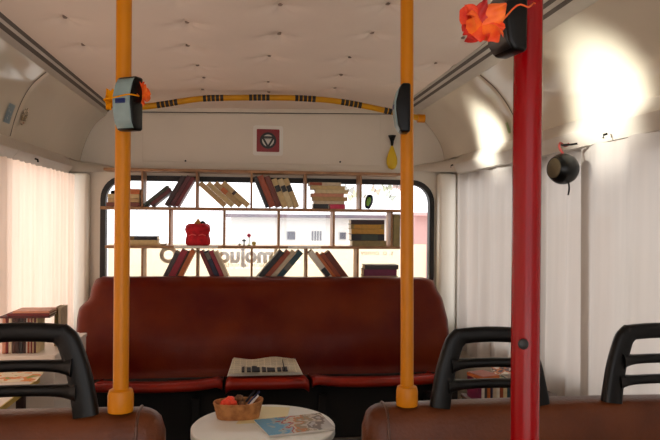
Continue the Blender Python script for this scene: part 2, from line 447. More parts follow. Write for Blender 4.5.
# seat cushions
def cushion(pxl, pxr, zf, zback, yfr, thick, droop=.0, lipL=0, lipR=0):
    xl = at(pxl, 385, yfr).x-CX; xr = at(pxr, 385, yfr).x-CX
    m = MB()
    def prof(i, s):           # s 0..1 from rear top over front to bottom
        if s < .6:
            k = s/.6; y = 3.56 + (yfr+.03-3.56)*k; z = zback+(zf-zback)*k + .012*math.sin(k*PI)
        else:
            a = (s-.6)/.4*PI; r = thick/2
            y = yfr+.03 - .03*math.sin(a); z = zf - r + r*math.cos(a)
        x = xl+(xr-xl)*i; e = min(x-xl, xr-x)
        z -= .022*max(0, 1-e/.035)**2
        z += lipL*max(0, 1-(x-xl)/.16)**2 + lipR*max(0, 1-(xr-x)/.16)**2 - .012*math.sin(i*PI)*(1 if (lipL or lipR) else 0)
        y += .012*max(0, 1-e/.03)**2
        return (x, y-3.6, z)
    m.grid(prof, 50, 36)
    m.grid(lambda i, j: tuple(Vector(prof(0, i)).lerp(Vector((xl+.005, -.05, zf-thick)), j)), 36, 2)
    m.grid(lambda i, j: tuple(Vector(prof(1, i)).lerp(Vector((xr-.005, -.05, zf-thick)), j)), 36, 2)
    bmesh.ops.recalc_face_normals(m.bm, faces=m.bm.faces)
    return m.build('seat_cushion', LEATHER_SEAT, bench, 60)
cushion(88, 222, .490, .415, 3.24, .046, lipR=.012)
cushion(225.5, 309.5, .499, .435, 3.22, .058)
cushion(313, 444, .492, .415, 3.24, .046, lipL=.012)
MB().box((-1.0, -.22, .13), (1.08, .25, .425), .01).build('seat_base', mat('bench_black', (14,11,10), .8), bench)
for x in (-.9, -.33, .33, .9): MB().box((x-.02, -.26, 0), (x+.02, -.222, .38), .004).build('leg', MATS['bench_black'], bench)
for x in (-.58, .62): MB().box((x-.25, -.25, .12), (x+.20, -.23, .145), .004).build('foot_rail', mat('worn_steel', (120,112,106), .5, .5), bench)

# newspaper on the middle cushion
zs = .474
pa, pb, pc, pd = [at(x, y, yy) for x, y, yy in ((227,378,3.25), (303,376.5,3.25), (297,363,3.45), (228,364,3.45))]
news = thing('newspaper', 'folded newspaper lying on the middle cushion of the rear bench', 'newspaper', ((pa.x+pb.x)/2, 3.38, .505))
def newsm():
    m = bpy.data.materials.new('newsprint'); m.use_nodes = True; nt = m.node_tree; bs = nt.nodes['Principled BSDF']; bs.inputs['Roughness'].default_value = .8
    tc = nt.nodes.new('ShaderNodeTexCoord'); mp = nt.nodes.new('ShaderNodeMapping'); br = nt.nodes.new('ShaderNodeTexBrick')
    mp.inputs['Scale'].default_value = (1, 1, 1)
    br.inputs['Scale'].default_value = 30; br.inputs['Brick Width'].default_value = 1.9; br.inputs['Row Height'].default_value = .3; br.inputs['Mortar Size'].default_value = .07
    br.inputs['Color1'].default_value = lin((140,134,120)); br.inputs['Color2'].default_value = lin((190,182,160)); br.inputs['Mortar'].default_value = lin((226,216,190))
    nt.links.new(tc.outputs['Object'], mp.inputs['Vector']); nt.links.new(mp.outputs['Vector'], br.inputs['Vector']); nt.links.new(br.outputs['Color'], bs.inputs['Base Color']); return m
NEWS = newsm(); hx = (pb.x-pa.x)/2
for k, (dz, sc) in enumerate(((0, 1), (.006, .985), (.012, .96))):
    MB().grid(lambda i, j, sc=sc, dz=dz, k=k: ((2*i-1)*hx*sc - .02*j*(2*i-1), (-.13+.26*j)*sc, dz + .006 + .022*j + .006*math.sin(i*9+k)*j), 24, 8).build('sheet', NEWS if k == 2 else WHITEPAPER, news, 60)
for k in range(9):
    x = -hx*.62 + k*hx*.135; MB().box((x, -.118, .0212), (x+.014+.006*(k % 3), .0-.03*(k % 2), .0266)).build('headline', RUBBER, news)
MB().box((hx*.5, -.12, .025), (hx*.515, .08, .041)).build('fold_line', RUBBER, news)

# ------------------------------------------------------------------ book shelf
YS0, YS1 = 3.935, 4.075
shelf = thing('bookshelf', 'thin wooden shelf of staggered cells across the rear window', 'shelf', (CX, YS0, 0))
TB = .017
def zrow(py): return at(250, py, YS0).z
Z = [zrow(171.5), zrow(209.3), zrow(247.3), zrow(286)]           # board centres
xl_ = at(105, 220, YS0).x; xr_ = at(400.5, 220, YS0).x
for k, z in enumerate(Z):
    x0 = xl_ - (.012 if k == 0 else (.03 if k == 1 else 0))
    MB().box((x0-CX, 0, z-TB/2), (xr_-CX, YS1-YS0, z+TB/2), .002, 1).build('shelf_board', WOOD, shelf)
DIV = [[142, 196.7, 251.5, 306, 361], [169.5, 224, 279, 334, 392], [142, 197, 251.7, 306.7, 358]]
TD = .0125
for r, row in enumerate(DIV):
    for px in row:
        x = at(px, (190, 228, 265)[r], YS0).x-CX
        MB().box((x-TD/2, .004, Z[r+1]+TB/2), (x+TD/2, YS1-YS0, Z[r]-TB/2), .0015, 1).build('divider', WOOD, shelf)
for px0, px1 in ((174, 218), (288, 321)):
    x0, x1 = at(px0, 247, YS0).x-CX, at(px1, 247, YS0).x-CX
    MB().box((x0, -.0015, Z[2]-.006), (x1, -.0002, Z[2]+.008)).build('edge_strip', WHITEPAPER, shelf)

S = YS0/F                # metres per pixel at the shelf, roughly
def SX(px, r): return at(px, (208, 246, 283)[r], YS0).x
BT = [Z[1]+TB/2+.0004, Z[2]+TB/2+.0004, Z[3]+TB/2+.0004]
def book_mesh(parent, sgn, t, L, dep, m, band=None, pages=True):
    # local: x thickness, z height, spine at y=0. sgn +1: x in [-t,0]; -1: x in [0,t]
    x0, x1 = (-t, 0) if sgn > 0 else (0, t)
    c = min(.003, t*.2)
    mb = MB()
    mb.box((x0, .004, 0), (x0+c, dep, L)); mb.box((x1-c, .004, 0), (x1, dep, L)); mb.box((x0, 0, 0), (x1, .006, L), .002, 2)
    mb.build('cover', m, parent)
    MB().box((x0+c, .006, .003), (x1-c, dep-.003, L-.003)).build('pages', PAPER, parent)
    if band:
        for z0, z1, bm_ in band: MB().box((x0+c*.5, -.0006, L*z0), (x1-c*.5, .002, L*z1)).build('spine_label', bm_, parent)
def leaning(label, group, x, z, y, ang, t, L, dep, m, band=None, kind='book'):
    s = 1 if ang >= 0 else -1
    th = thing('book', label, 'book', (x, y, z), (0, math.radians(ang), 0), group)
    book_mesh(th, s, t, L, dep, m, band); return th
def bm(name, c, r=.45): return mat('book_'+name, c, r, var=.2, scale=40)
B = {k: bm(k, c) for k, c in dict(black=(26,24,28), green=(52,62,48), maroon=(84,18,22), darkred=(110,20,24), brown=(70,36,24), tan=(186,152,100), sand=(206,178,124), rust=(158,70,32), orange=(196,104,40), darkrust=(112,46,24),
    cream=(216,196,150), grey=(112,106,98), crimson=(150,24,46), navy=(24,28,62), teal=(24,72,84), beige=(202,184,156), white=(226,220,206), gold=(190,140,40), olive=(150,126,60), khaki=(140,122,70), pink=(206,40,84), plum=(110,24,66), charcoal=(66,58,60), salmon=(206,140,110), choc=(52,20,14), stripe=(120,90,30)).items()}
DEP = .125
YBK = YS0+.002
def lean_row(r, px0, ang, items, group, gap=.0008):
    """books leaning on one another; px0: lowest corner of the first; items (t_px, L_px, material, label, band)"""
    x = SX(px0, r)
    for (tp, Lp, m, lab, band) in items:
        t, L = tp*S, Lp*S
        s = 1 if ang >= 0 else -1
        if s > 0: x += 0
        leaning(lab, group, x, BT[r]+.0003, YBK, ang, t, L, DEP, B[m], band)
        nxt = t
        x += (t+gap)/math.cos(math.radians(abs(ang)))
def lean_row_r(r, px0, ang, items, group, gap=.0008):
    """leaning right: the lowest corner is the right one, so thickness of the NEXT book sets the step"""
    x = SX(px0, r)
    for k, (tp, Lp, m, lab, band) in enumerate(items):
        t, L = tp*S, Lp*S
        if k: x += (t+gap)/math.cos(math.radians(ang))
        leaning(lab, group, x, BT[r]+.0003, YBK, ang, t, L, DEP, B[m], band)
bk = B['black']
G1 = 'books on the top row of the shelf'; G2 = 'books on the middle row of the shelf'; G3 = 'books on the bottom row of the shelf'
# top row, second cell
lean_row_r(0, 145.4, 50, [(3.4, 29, 'green', 'dark green book leaning steeply right in the second top cell', None), (4.0, 23.8, 'maroon', 'maroon book lying against the dark green one in the second top cell', None)], G1)
lean_row_r(0, 168.4, 29.5, [(4.6, 33, 'choc', 'dark brown book, first of the upright-leaning three in the second top cell', None), (4.2, 33.6, 'maroon', 'maroon book in the middle of the leaning three in the second top cell', None), (3.4, 32.8, 'darkred', 'dark red book leaning towards the second divider of the top row', None)], G1)
# four tan
lean_row(0, 223.2, -48, [(5, 33, 'tan', 'tan book leaning left, lowest of the four tan ones', None), (5, 33, 'sand', 'sand coloured book leaning left, second of the four tan ones', None), (5, 33.5, 'tan', 'tan book with orange spot leaning left, third of the four tan ones', [(.55, .75, B['orange'])]), (5.2, 34, 'sand', 'sand book with a dark spine spot, uppermost of the four tan ones', [(.52, .6, B['brown'])])], G1)
lab = [(.55, .76, bk)]
lean_row(0, 266.2, -22.5, [(3.2, 33, 'black', 'thin black book leaning left at the fourth top cell divider', None), (6, 33.5, 'rust', 'rust orange book leaning next to the thin black one', None), (5.6, 33, 'darkrust', 'dark rust book between the orange one and the cream ones', None), (5.6, 30.5, 'sand', 'cream book with a black spine label beside the dark rust one', lab), (5.2, 30.5, 'cream', 'cream book with a black spine label, middle of the three labelled ones', lab), (5.2, 31, 'sand', 'cream book with a black spine label leaning outermost on the right', lab)], G1)

def stack(r, z0, items, group):
    """flat books, spines to the room. items: (px0, px1, thickness px, material, label, band)"""
    z = z0
    for (a_, b_, tp, m, labl, band) in items:
        x0, x1 = SX(a_, r), SX(b_, r); t = tp*S
        th = thing('book', labl, 'book', (x0, YBK + .004*random.random(), z), (0, PI/2, 0), group)
        book_mesh(th, 1, t, x1-x0, DEP-.01, B[m], band); z += t+.0004
    return z
zt1 = stack(0, BT[0], [(106, 139.5, 4, 'darkrust', 'red-brown book lying at the bottom of the far left top cell', None), (107.5, 139.5, 4, 'tan', 'tan book lying second in the far left top cell', None), (107.5, 139, 4, 'sand', 'sand book lying third in the far left top cell', None), (120, 139.5, 5, 'orange', 'orange book on top of the far left stack', None)], G1)
stack(0, BT[0], [(313.5, 328.5, 4.6, 'black', 'small black boxed book at the bottom of the fifth top cell stack', None)], G1)
q = thing('book', 'bright pink book under the right end of the tan stack', 'book', (SX(330, 0), YBK, BT[0]), (0, PI/2, 0), G1); book_mesh(q, 1, 4.6*S, 15.5*S, DEP-.02, B['pink'])
stack(0, BT[0]+4.7*S, [(314.5, 344.5, 3.2, 'beige', 'beige book lying on the black and pink ones', None), (313, 347.5, 4.0, 'tan', 'tan book third from the bottom in the fifth top cell', None), (311.5, 344, 3.4, 'salmon', 'salmon pink book in the middle of the tan stack', None), (315.5, 348.5, 3.8, 'cream', 'cream book above the salmon one in the tan stack', None), (311, 345, 3.8, 'sand', 'sand book second from the top of the tan stack', None), (309, 341, 3.4, 'beige', 'beige book with red spine end on top of the tan stack', [(.02, .4, B['rust'])])], G1)
# middle row
stack(1, BT[1], [(121, 165, 1.6, 'tan', 'thin tan folder lying under the books in the left middle cell', None), (121, 157.5, 3.6, 'sand', 'sand book lying in the left middle cell beside the yellow pole', None), (124, 157, 3.6, 'black', 'black book with gold print lying on top in the left middle cell', [(.12, .3, B['stripe'])])], G2)
stack(1, BT[1], [(352.5, 386.5, 5.6, 'khaki', 'khaki book at the bottom of the gold and black stack', None), (351.5, 384.5, 6.6, 'black', 'black and green book in the gold and black stack', [(.3, .8, B['green'])]), (351.5, 384.5, 5.2, 'gold', 'gold spined book lying on the black and green one', None), (351, 384.5, 4.6, 'olive', 'olive gold book under the dark brown one', [(.1, .9, B['gold'])]), (351, 384.5, 4.6, 'choc', 'dark brown book on top of the gold and black stack', None)], G2)
leaning('khaki book standing upright half behind the right yellow pole', G2, SX(393.4, 1), BT[1], YBK, -.01, 7*S, 33*S, DEP, B['khaki'])
# bottom row
lean_row_r(2, 163.5, 26, [(4.4, 35, 'grey', 'grey-black book leaning right in the second bottom cell', [(.1, .95, B['charcoal'])]), (6.2, 36, 'crimson', 'crimson book leaning right in the second bottom cell', None), (1.6, 36, 'brown', 'thin brown book between the crimson and orange ones', None), (4.6, 36.6, 'orange', 'orange-brown book leaning right under the red pouch', None)], G3)
lean_row(2, 213.6, -24, [(4, 35.6, 'darkred', 'dark red book leaning left under the red pouch', None), (4.4, 35.2, 'navy', 'navy book with pale spine marks leaning left', [(.75, .95, B['grey'])]), (4, 35.5, 'crimson', 'crimson book leaning left beside the navy one', None), (3.8, 35, 'beige', 'pale beige book leaning left, outermost beside the flower cell', None)], G3)
lean_row_r(2, 257.5, 40, [(5.2, 41, 'black', 'black book leaning right in the fourth bottom cell', None), (4.6, 41.5, 'rust', 'rust red book leaning on the black one in the fourth bottom cell', None), (4.4, 41, 'beige', 'beige book between the rust and teal ones', None), (5.6, 40.3, 'teal', 'teal book leaning right against the divider', [(.4, .6, B['grey'])])], G3)
lean_row(2, 331, -37, [(5.6, 39.2, 'white', 'off-white book with black spine print leaning left', [(.2, .45, bk)]), (3, 38, 'orange', 'thin orange book behind the off-white one', None), (4.2, 36.5, 'rust', 'rust book leaning left between two reddish ones', None), (5.6, 38, 'darkrust', 'dark rust book leaning left, outermost in the fifth bottom cell', None)], G3)
stack(2, BT[2], [(364, 398, 8, 'beige', 'beige box file lying at the bottom right of the shelf', None), (364, 397, 6.6, 'plum', 'plum coloured book lying under the charcoal one', None), (365, 398.5, 4.6, 'charcoal', 'charcoal book on top of the stack at the bottom right of the shelf', None)], G3)

# small things on the shelf
o = MB().lathe([(0, 0), (.012, 0), (.017, .006), (.014, .018), (.006, .022), (0, .022)], 16, (SX(111.5, 0), YS0+.05, zt1-5.0*S-.0004)).build('paperweight', BLACKP, smooth=50)
tag(o, 'small black paperweight on the books at the far left of the shelf', 'paperweight')
# red pouch
cxp = SX(197, 1); pouch = thing('pouch', 'puffy red fabric pouch with a tan knot on the middle shelf', 'pouch', (cxp, YS0+.066, BT[1]))
REDF = mat('red_plush', (206,20,36), .8, c2=(170,14,28), scale=40, bump=.5, bscale=90)
mb = MB()
def pfn(i, j):
    a = 2*PI*i; z = j*.128
    pr = [(.0, .066), (.1, .076), (.3, .074), (.48, .067), (.55, .067), (.75, .077), (.92, .072), (1, .058)]
    for (z0, r0), (z1, r1) in zip(pr, pr[1:]):
        if z0 <= j <= z1: r = r0+(r1-r0)*(j-z0)/(z1-z0)
    r *= 1+.02*math.sin(a*7+j*6)
    return (r*math.cos(a), .82*r*math.sin(a), z + .005*math.sin(a*5)*j)
mb.grid(pfn, 48, 24)
mb.grid(lambda i, j: tuple(Vector(pfn(i, 1)).lerp(Vector((0, 0, .134)), j)), 48, 4)
mb.grid(lambda i, j: tuple(Vector(pfn(i, 0)).lerp(Vector((0, 0, .0)), j)), 48, 2)
bmesh.ops.remove_doubles(mb.bm, verts=mb.bm.verts, dist=.0003); bmesh.ops.recalc_face_normals(mb.bm, faces=mb.bm.faces)
mb.build('body', REDF, pouch, 80)
TANF = mat('tan_knot', (206,150,70), .7)
MB().lathe([(0, .128), (.018, .128), (.022, .138), (.014, .146), (.01, .152), (.004, .162), (0, .163)], 14).build('knot', TANF, pouch, 60)
MB().tube([(.012, 0, .136), (.03, -.01, .143), (.045, -.02, .136)], [.008, .009, .005], 8).build('knot_end', BLACKP, pouch, 60)
for s_ in (-1, 1): MB().tube([(s_*.008, -.056, .062), (s_*.03, -.056, .068), (s_*.05, -.046, .06)], .0035, 8).build('stitching', mat('pink_stitch', (232,90,90), .7), pouch, 60)
# flower + figurines
def flower(px, hgt, col, label):
    t = thing('toy_flower', label, 'flower', (SX(px, 1), YS0+.05, BT[1]))
    MB().lathe([(0, 0), (.011, 0), (.012, .003), (.006, .006), (0, .006)], 14).build('base', mat('leaf_green', (110,130,50), .6), t, 50)
    MB().tube([(0, 0, .005), (.002, 0, hgt*.5), (0, 0, hgt-.008)], .0022, 8).build('stem', MATS['leaf_green'], t, 60)
    for k in range(6):
        a = 2*PI*k/6
        MB().grid(lambda i, j, a=a: (math.cos(a)*.016*i+math.sin(a)*.010*(j-.5)*math.sin(PI*min(1, i+.12)), -.004-.008*(1-i), hgt+math.sin(a)*.016*i-math.cos(a)*.010*(j-.5)*math.sin(PI*min(1, i+.12))), 5, 4).build('petal', col, t, 80)
    MB().lathe([(0, -.005), (.005, -.003), (.006, 0), (.005, .003), (0, .005)], 10, (0, -.010, hgt)).build('flower_centre', mat('flower_heart', (150,20,60), .6), t, 60)
    return t
flower(249, .062, mat('pink_petal', (214,60,100), .6), 'tiny pink toy flower on the middle shelf')
t = thing('figurine', 'tiny dark mushroom-shaped figurine left of the pink toy flower', 'figurine', (SX(244, 1), YS0+.04, BT[1]))
MB().lathe([(0, 0), (.006, 0), (.004, .01), (.004, .026), (0, .026)], 12).build('stem', mat('dark_green_fig', (40,46,44), .5), t, 50)
MB().lathe([(0, .026), (.015, .026), (.014, .03), (.006, .038), (0, .039)], 14).build('cap', MATS['dark_green_fig'], t, 50)
o = MB().lathe([(0, 0), (.008, 0), (.013, .012), (.012, .022), (.009, .024), (.008, .018), (0, .016)], 16, (SX(254, 1), YS0+.045, BT[1])).build('tiny_pot', mat('olive_pot', (180,160,70), .5), smooth=50)
tag(o, 'tiny olive yellow pot right of the pink toy flower', 'pot')
o = MB().lathe([(0, 0), (.008, 0), (.010, .006), (.005, .012), (0, .012)], 12, (SX(239.5, 1), YS0+.045, BT[1])).build('pebble', mat('grey_pebble', (170,164,150), .6), smooth=50)
tag(o, 'tiny pale pebble at the left end of the toy flower group', 'ornament')
# blue-green bottle, leaning a little
t = thing('glass_ornament', 'dark blue oval glass ornament with a lime green centre in the last top cell', 'ornament', (SX(368.8, 0), YS0+.05, BT[0]+.0042), (0, math.radians(12), 0))
MB().lathe([(0, 0), (.012, 0), (.020, .014), (.026, .042), (.025, .066), (.018, .084), (.010, .090), (0, .091)], 24).build('body', mat('blue_glass', (18,44,64), .15, spec=.8), t, 60)
def lime(i, j):
    z = .016+.056*j; pr = [(0,.012),(.014,.020),(.042,.026),(.066,.025),(.084,.018)]
    for (z0, r0), (z1, r1) in zip(pr, pr[1:]):
        if z0 <= z <= z1: r = r0+(r1-r0)*(z-z0)/(z1-z0)
    x = -.006+(2*i-1)*.013*math.sin(PI*(.12+.76*j)); return (x, -math.sqrt(r*r-x*x)-.001, z)
mb = MB().grid(lime, 10, 10); mb.build('green_centre', mat('lime', (130,190,70), .3), t, 60)
# pastel paper butterflies on the window glass
def butterfly(px, py, rot, c, label, k):
    q = at(px, py, YB+.015)
    t = thing('paper_butterfly', label, 'paper decoration', (q.x, YB+.016, q.z), (0, math.radians(rot), 0), 'paper butterflies on the window')
    m = cloth_mat('pastel_%d' % k, c, .6, .15)
    for s_ in (-1, 1):
        MB().grid(lambda i, j, s_=s_: (s_*.032*i, -.014*i, (.006+.024*i)*(2*j-1)+.008*i), 5, 6).build('wing', m, t, 80)
    MB().tube([(0, 0, -.018), (0, 0, .02)], .0025, 6).build('body', mat('butterfly_body', (150,130,110), .7), t, 60)
for k, a_ in enumerate(((348.5, 190.5, 10, (190,190,180), 'grey paper butterfly on the window right of the tan book stack'), (352.5, 196.5, -30, (236,232,176), 'pale yellow paper butterfly beside the tan book stack'), (375, 191, 25, (238,206,176), 'peach paper butterfly above the blue glass ornament'), (387, 188.5, -15, (206,214,170), 'pale green paper butterfly in the last top cell'), (390, 196.5, 40, (196,204,190), 'grey-green paper butterfly below the pale green one'), (397, 187, 15, (240,200,180), 'pink-peach paper butterfly next to the right yellow pole'), (364.5, 196.5, 30, (222,222,206), 'white paper butterfly left of the blue glass ornament'))): butterfly(*a_[:5], k)

# ------------------------------------------------------------------ emblem, tag on the rear wall
q = at(268, 140.8, YB); sz = 15*S*1.03
em = thing('emblem_plate', 'white-edged dark red square badge with black circle and triangle over the window', 'badge', (q.x, YB-.0065, q.z))
MB().plate(rrect(-sz, sz, -sz, sz, .016), None, -.006, 0).build('backing', WHITEPAPER, em, 30)
DR = mat('badge_red', (140,18,24), .4); BKB = mat('badge_black', (22,18,20), .4); WB = mat('badge_white', (206,200,190), .4)
k = sz*.76
MB().plate(rrect(-k, k, -k, k, .006), None, -.0075, -.006).build('red_field', DR, em, 30)
def disc(r, n=40): return [(r*math.cos(2*PI*i/n), r*math.sin(2*PI*i/n)) for i in range(n)]
MB().plate(disc(k*.72), None, -.009, -.0075).build('disc', BKB, em, 30)
MB().plate(disc(k*.52), None, -.0100, -.009).build('pale_disc', WB, em, 30)
def tri(r, dz=0): return [(r*math.cos(-PI/2+2*PI*i/3), r*math.sin(-PI/2+2*PI*i/3)+dz) for i in range(3)]
MB().plate(tri(k*.74, .0), None, -.0110, -.0100).build('triangle', BKB, em, 30)
MB().plate(tri(k*.40, 0), None, -.0118, -.0110).build('inner_triangle', WB, em, 30)
MB().box((-k*.42, -.0124, k*.12), (k*.42, -.0118, k*.17)).build('bar', BKB, em)

q = at(392, 152, YB-.03)
t = thing('fabric_tag', 'yellow oval pendant hanging from a black cone by the right yellow pole', 'ornament', (q.x, YB-.03, q.z))
MB().lathe([(0, .108), (.026, .108), (.024, .10), (.011, .07), (.007, .04), (0, .04)], 16).build('cone', BLACKP, t, 50)
MB().lathe([(0, -.115), (.024, -.105), (.036, -.075), (.036, -.045), (.024, -.005), (.010, .03), (.004, .042), (0, .042)], 20, M=Matrix.Scale(.5, 4, (0,1,0))).build('pendant', mat('yellow_pendant', (226,186,30), .5), t, 60)

# ------------------------------------------------------------------ striped handrail under the ceiling
YR = 3.55
pts = [at(x, y, YR) for x, y in ((118,110.5),(140,107.2),(160,104.8),(180,101.6),(203,98.6),(235,97.8),(270,97.6),(305,98.5),(335,101),(362,105.6),(385,110.4),(405,115),(421,118.5))]
# smooth by subdivision
def smooth(pts, n=5):
    out = []
    for i in range(len(pts)-1):
        p0, p1, p2, p3 = pts[max(0, i-1)], pts[i], pts[i+1], pts[min(len(pts)-1, i+2)]
        for k in range(n):
            t = k/n; out.append(.5*((2*p1)+(p2-p0)*t+(2*p0-5*p1+4*p2-p3)*t*t+(3*p1-p0-3*p2+p3)*t**3))
    out.append(pts[-1]); return out
sp = smooth(pts)
ctr = (sp[0]+sp[-1])/2
rail = thing('handrail', 'yellow arched ceiling handrail with black grip stripes before the rear wall', 'handrail', ctr)
MB().tube([p-ctr for p in sp], .0165, 16).build('tube', mat('rail_yellow', (206,146,14), .4, spec=.3), rail, 60)
def at_px(px):
    best = min(range(len(sp)-1), key=lambda i: abs((sp[i].x+sp[i+1].x)/2 - at(px, 105, YR).x)); return best
STR = mat('black_tape', (28,24,22), .5)
for g0 in (157, 203, 249, 295, 341, 384):
    for k in range(5 if g0 < 380 else 2):
        pa_, pb_ = g0+k*4.3, g0+k*4.3+3.2
        A, Bp = at(pa_, 105, YR).x, at(pb_, 105, YR).x
        def on(x):
            for i in range(len(sp)-1):
                if sp[i].x <= x <= sp[i+1].x:
                    return sp[i].lerp(sp[i+1], (x-sp[i].x)/(sp[i+1].x-sp[i].x))
        MB().tube([on(A)-ctr, on(Bp)-ctr], .0175, 16).build('grip_stripe', STR, rail, 60)
for e in (sp[0], sp[-1]):
    MB().lathe([(0, -.02), (.024, -.02), (.024, .02), (0, .02)], 16, M=Matrix.Translation(e-ctr) @ Matrix.Rotation(PI/2, 4, 'Y')).build('end_socket', YELLOW, rail, 40)

# ------------------------------------------------------------------ poles
def pole(name, label, px, y, r, z0, z1, m, collar):
    q = at(px, 220, y)
    t = thing(name, label, 'pole', (q.x, y, z0))
    MB().tube([(0, 0, .0), (0, 0, z1-z0)], r, 28).build('tube', m, t, 50)
    if collar: MB().lathe([(0, 0), (r*1.62, 0), (r*1.66, .006), (r*1.66, .036), (r*1.5, .046), (r*1.04, .05)], 28).build('collar', m, t, 40); MB().lathe([(0, -.0008), (r*1.45, -.0008), (r*1.45, .0), (0, .0)], 28).build('base_ring', RUBBER, t, 40)
    return t
YPL, YPR, YRED = 1.44, 1.56, .86
ZSL = at(120, 411, YPL).z; ZSR = at(407, 405, YPR).z
pL = pole('grab_pole', 'yellow grab pole with collar standing on the left seat back', 122.3, YPL, .0165, ZSL, 2.005, YELLOW, True)
pR = pole('grab_pole', 'yellow grab pole with collar standing on the right seat back', 408.6, YPR, .0163, ZSR, 2.005, YELLOW, True)
pR.rotation_euler = (0, -.009, 0)
pD = pole('grab_pole', 'thick glossy red grab pole in the foreground on the right', 526.5, YRED, .0199, 0, 2.005, RED, False)
q = at(523, 344, YRED-.0199)
o = MB().lathe([(0, 0), (.0072, 0), (.0072, -.003), (.004, -.005), (0, -.005)], 16, M=Matrix.Translation((q.x-pD.location.x, -.0192, q.z)) @ Matrix.Rotation(-PI/2, 4, 'X')).build('plug', RUBBER, pD, 40)

# ------------------------------------------------------------------ ticket validators on the poles
def validator(label, loc, rotz, tilt=0, w=.056, h=.122, p=.05, facem=None):
    t = thing('mounted_ticket_machine', label, 'ticket machine', loc, (0, tilt, rotz), 'ticket machines on the poles')
    prof = [(0, -h/2), (-p*.62, -h/2), (-p*.86, -h*.36), (-p, -h*.05), (-p, h*.12), (-p*.8, h*.38), (-p*.58, h/2), (0, h/2)]   # (y, z), front is -y
    MB().prism(prof, 'x', -w/2, w/2, .006, 3).build('housing', BLACKP, t, 35)
    fm = facem or mat('teal_grey_face', (128,150,150), .4, var=.2, scale=20)
    fp = [(y-.0025, z*.93) for y, z in prof[1:-1]]; bp = [(y+.006, z*.9) for y, z in prof[1:-1]]
    MB().prism(fp + bp[::-1], 'x', -w*.43, w*.43, .0012, 1).build('face_plate', fm, t, 35)
    MB().box((-w*.26, -p-.0042, -h*.02), (w*.26, -p-.0022, h*.07), .001).build('ticket_slot', mat('slot_blue', (20,40,96), .3), t)
    return t
q = at(126, 103, 1.37)
vL = validator('teal and black ticket machine on the left yellow pole', (q.x+.012, 1.396, q.z), math.radians(-30), 0, .050, .113, .040)
q = at(400, 112, YPR)
vR = validator('black ticket machine seen from the side on the right yellow pole', (q.x+.012, YPR-.046, q.z), math.radians(-96), 0, .05, .118, .036)
q = at(515, 22, YRED-.047)
vD = validator('black ticket machine at the top of the red pole', (q.x+.004, YRED-.047, q.z-.002), math.radians(-80), 0, .05, .086, .034, mat('dark_face', (24,22,22), .3))

# flowers and ribbons
def silk(name, label, cat, loc, rad, mts, n, seed, squash=(1, .6, 1), part='petal'):
    rnd = random.Random(seed); t = thing(name, label, cat, loc)
    for k in range(n):
        a = 2*PI*k/n + rnd.uniform(-.25, .25); L = rad*rnd.uniform(.85, 1.2); wd = rad*rnd.uniform(.36, .5); ph = rnd.uniform(0, 6); lift = rnd.uniform(.1, .9)
        d = Vector((math.cos(a), -lift, math.sin(a))).normalized()
        sd = d.cross(Vector((0, 1, 0))).normalized(); nn = sd.cross(d)
        def fn(i, j, d=d, sd=sd, nn=nn, L=L, wd=wd, ph=ph):
            q = 2*j-1; w = wd*math.sin(PI*(.06+.84*i))**.8*q
            p = d*L*i*(1-.12*q*q) + sd*w + nn*(rad*.14*math.sin(ph+i*6+q*5)*i + rad*.34*q*q*i - rad*.25*i*i)
            return (p.x*squash[0], p.y*squash[1], p.z*squash[2])
        MB().grid(fn, 10, 10).build(part, mts[k % len(mts)], t, 120)
    return t
OR = mat('orange_silk', (236,84,26), .6, c2=(206,34,14), scale=45); OR3 = mat('red_silk', (214,40,20), .6, c2=(150,10,10), scale=45); OR2 = mat('amber_silk', (244,120,30), .6, c2=(222,66,18), scale=45); YL = cloth_mat('yellow_silk', (236,160,20), .3)
q = at(482, 25, YRED-.125)
fl = silk('silk_flower', 'orange-red silk flower tied to the machine on the red pole', 'flower', (q.x, YRED-.125, q.z), .031, [OR, OR2, OR3], 8, 4, (1, .8, 1))
def wire(pts, m, par, name, r=.0012):
    o = MB().tube(smooth([Vector(p) for p in pts], 4), r, 6).build(name, m, par, 60); return o
l0 = fl.location
cpx = pD.location.x
e1, e2 = at(526, 6, YRED-.097), at(534, 3, YRED-.026)
wire([(0, 0, 0), (.022, .012, .003), (e1.x-l0.x-.012, e1.y-l0.y, e1.z-l0.z), (e1.x-l0.x+.006, e1.y-l0.y+.006, e1.z-l0.z+.001), (e2.x-l0.x, e2.y-l0.y, e2.z-l0.z), (e2.x-l0.x+.011, e2.y-l0.y+.012, e2.z-l0.z)], OR2, fl, 'ribbon')
q = vL.location + Vector((-.050, .006, .010))
f2 = silk('tied_ribbon', 'yellow ribbon bow tied on the left of the teal ticket machine', 'ribbon', (q.x, q.y, q.z), .022, [YL], 6, 8, (.7, .8, 1.25), 'loop')  # bow tied onto the ticket machine, it does not hang
mv = Matrix.Rotation(math.radians(-30), 4, 'Z'); lv = vL.location - f2.location
wire([(0, 0, 0)] + [tuple(lv + (mv @ Vector((x_, y_, .008+.1*x_)))) for x_, y_ in ((-.036, -.03), (-.032, -.055), (0, -.055), (.032, -.055), (.037, -.03))], YL, f2, 'band', .0016)
q = at(141, 97, 1.385)
f3 = silk('tied_ribbon', 'orange ribbon bow on the right side of the teal ticket machine', 'ribbon', (q.x+.004, 1.38, q.z+.004), .028, [OR2], 6, 12, (.6, .8, 1.2), 'loop')

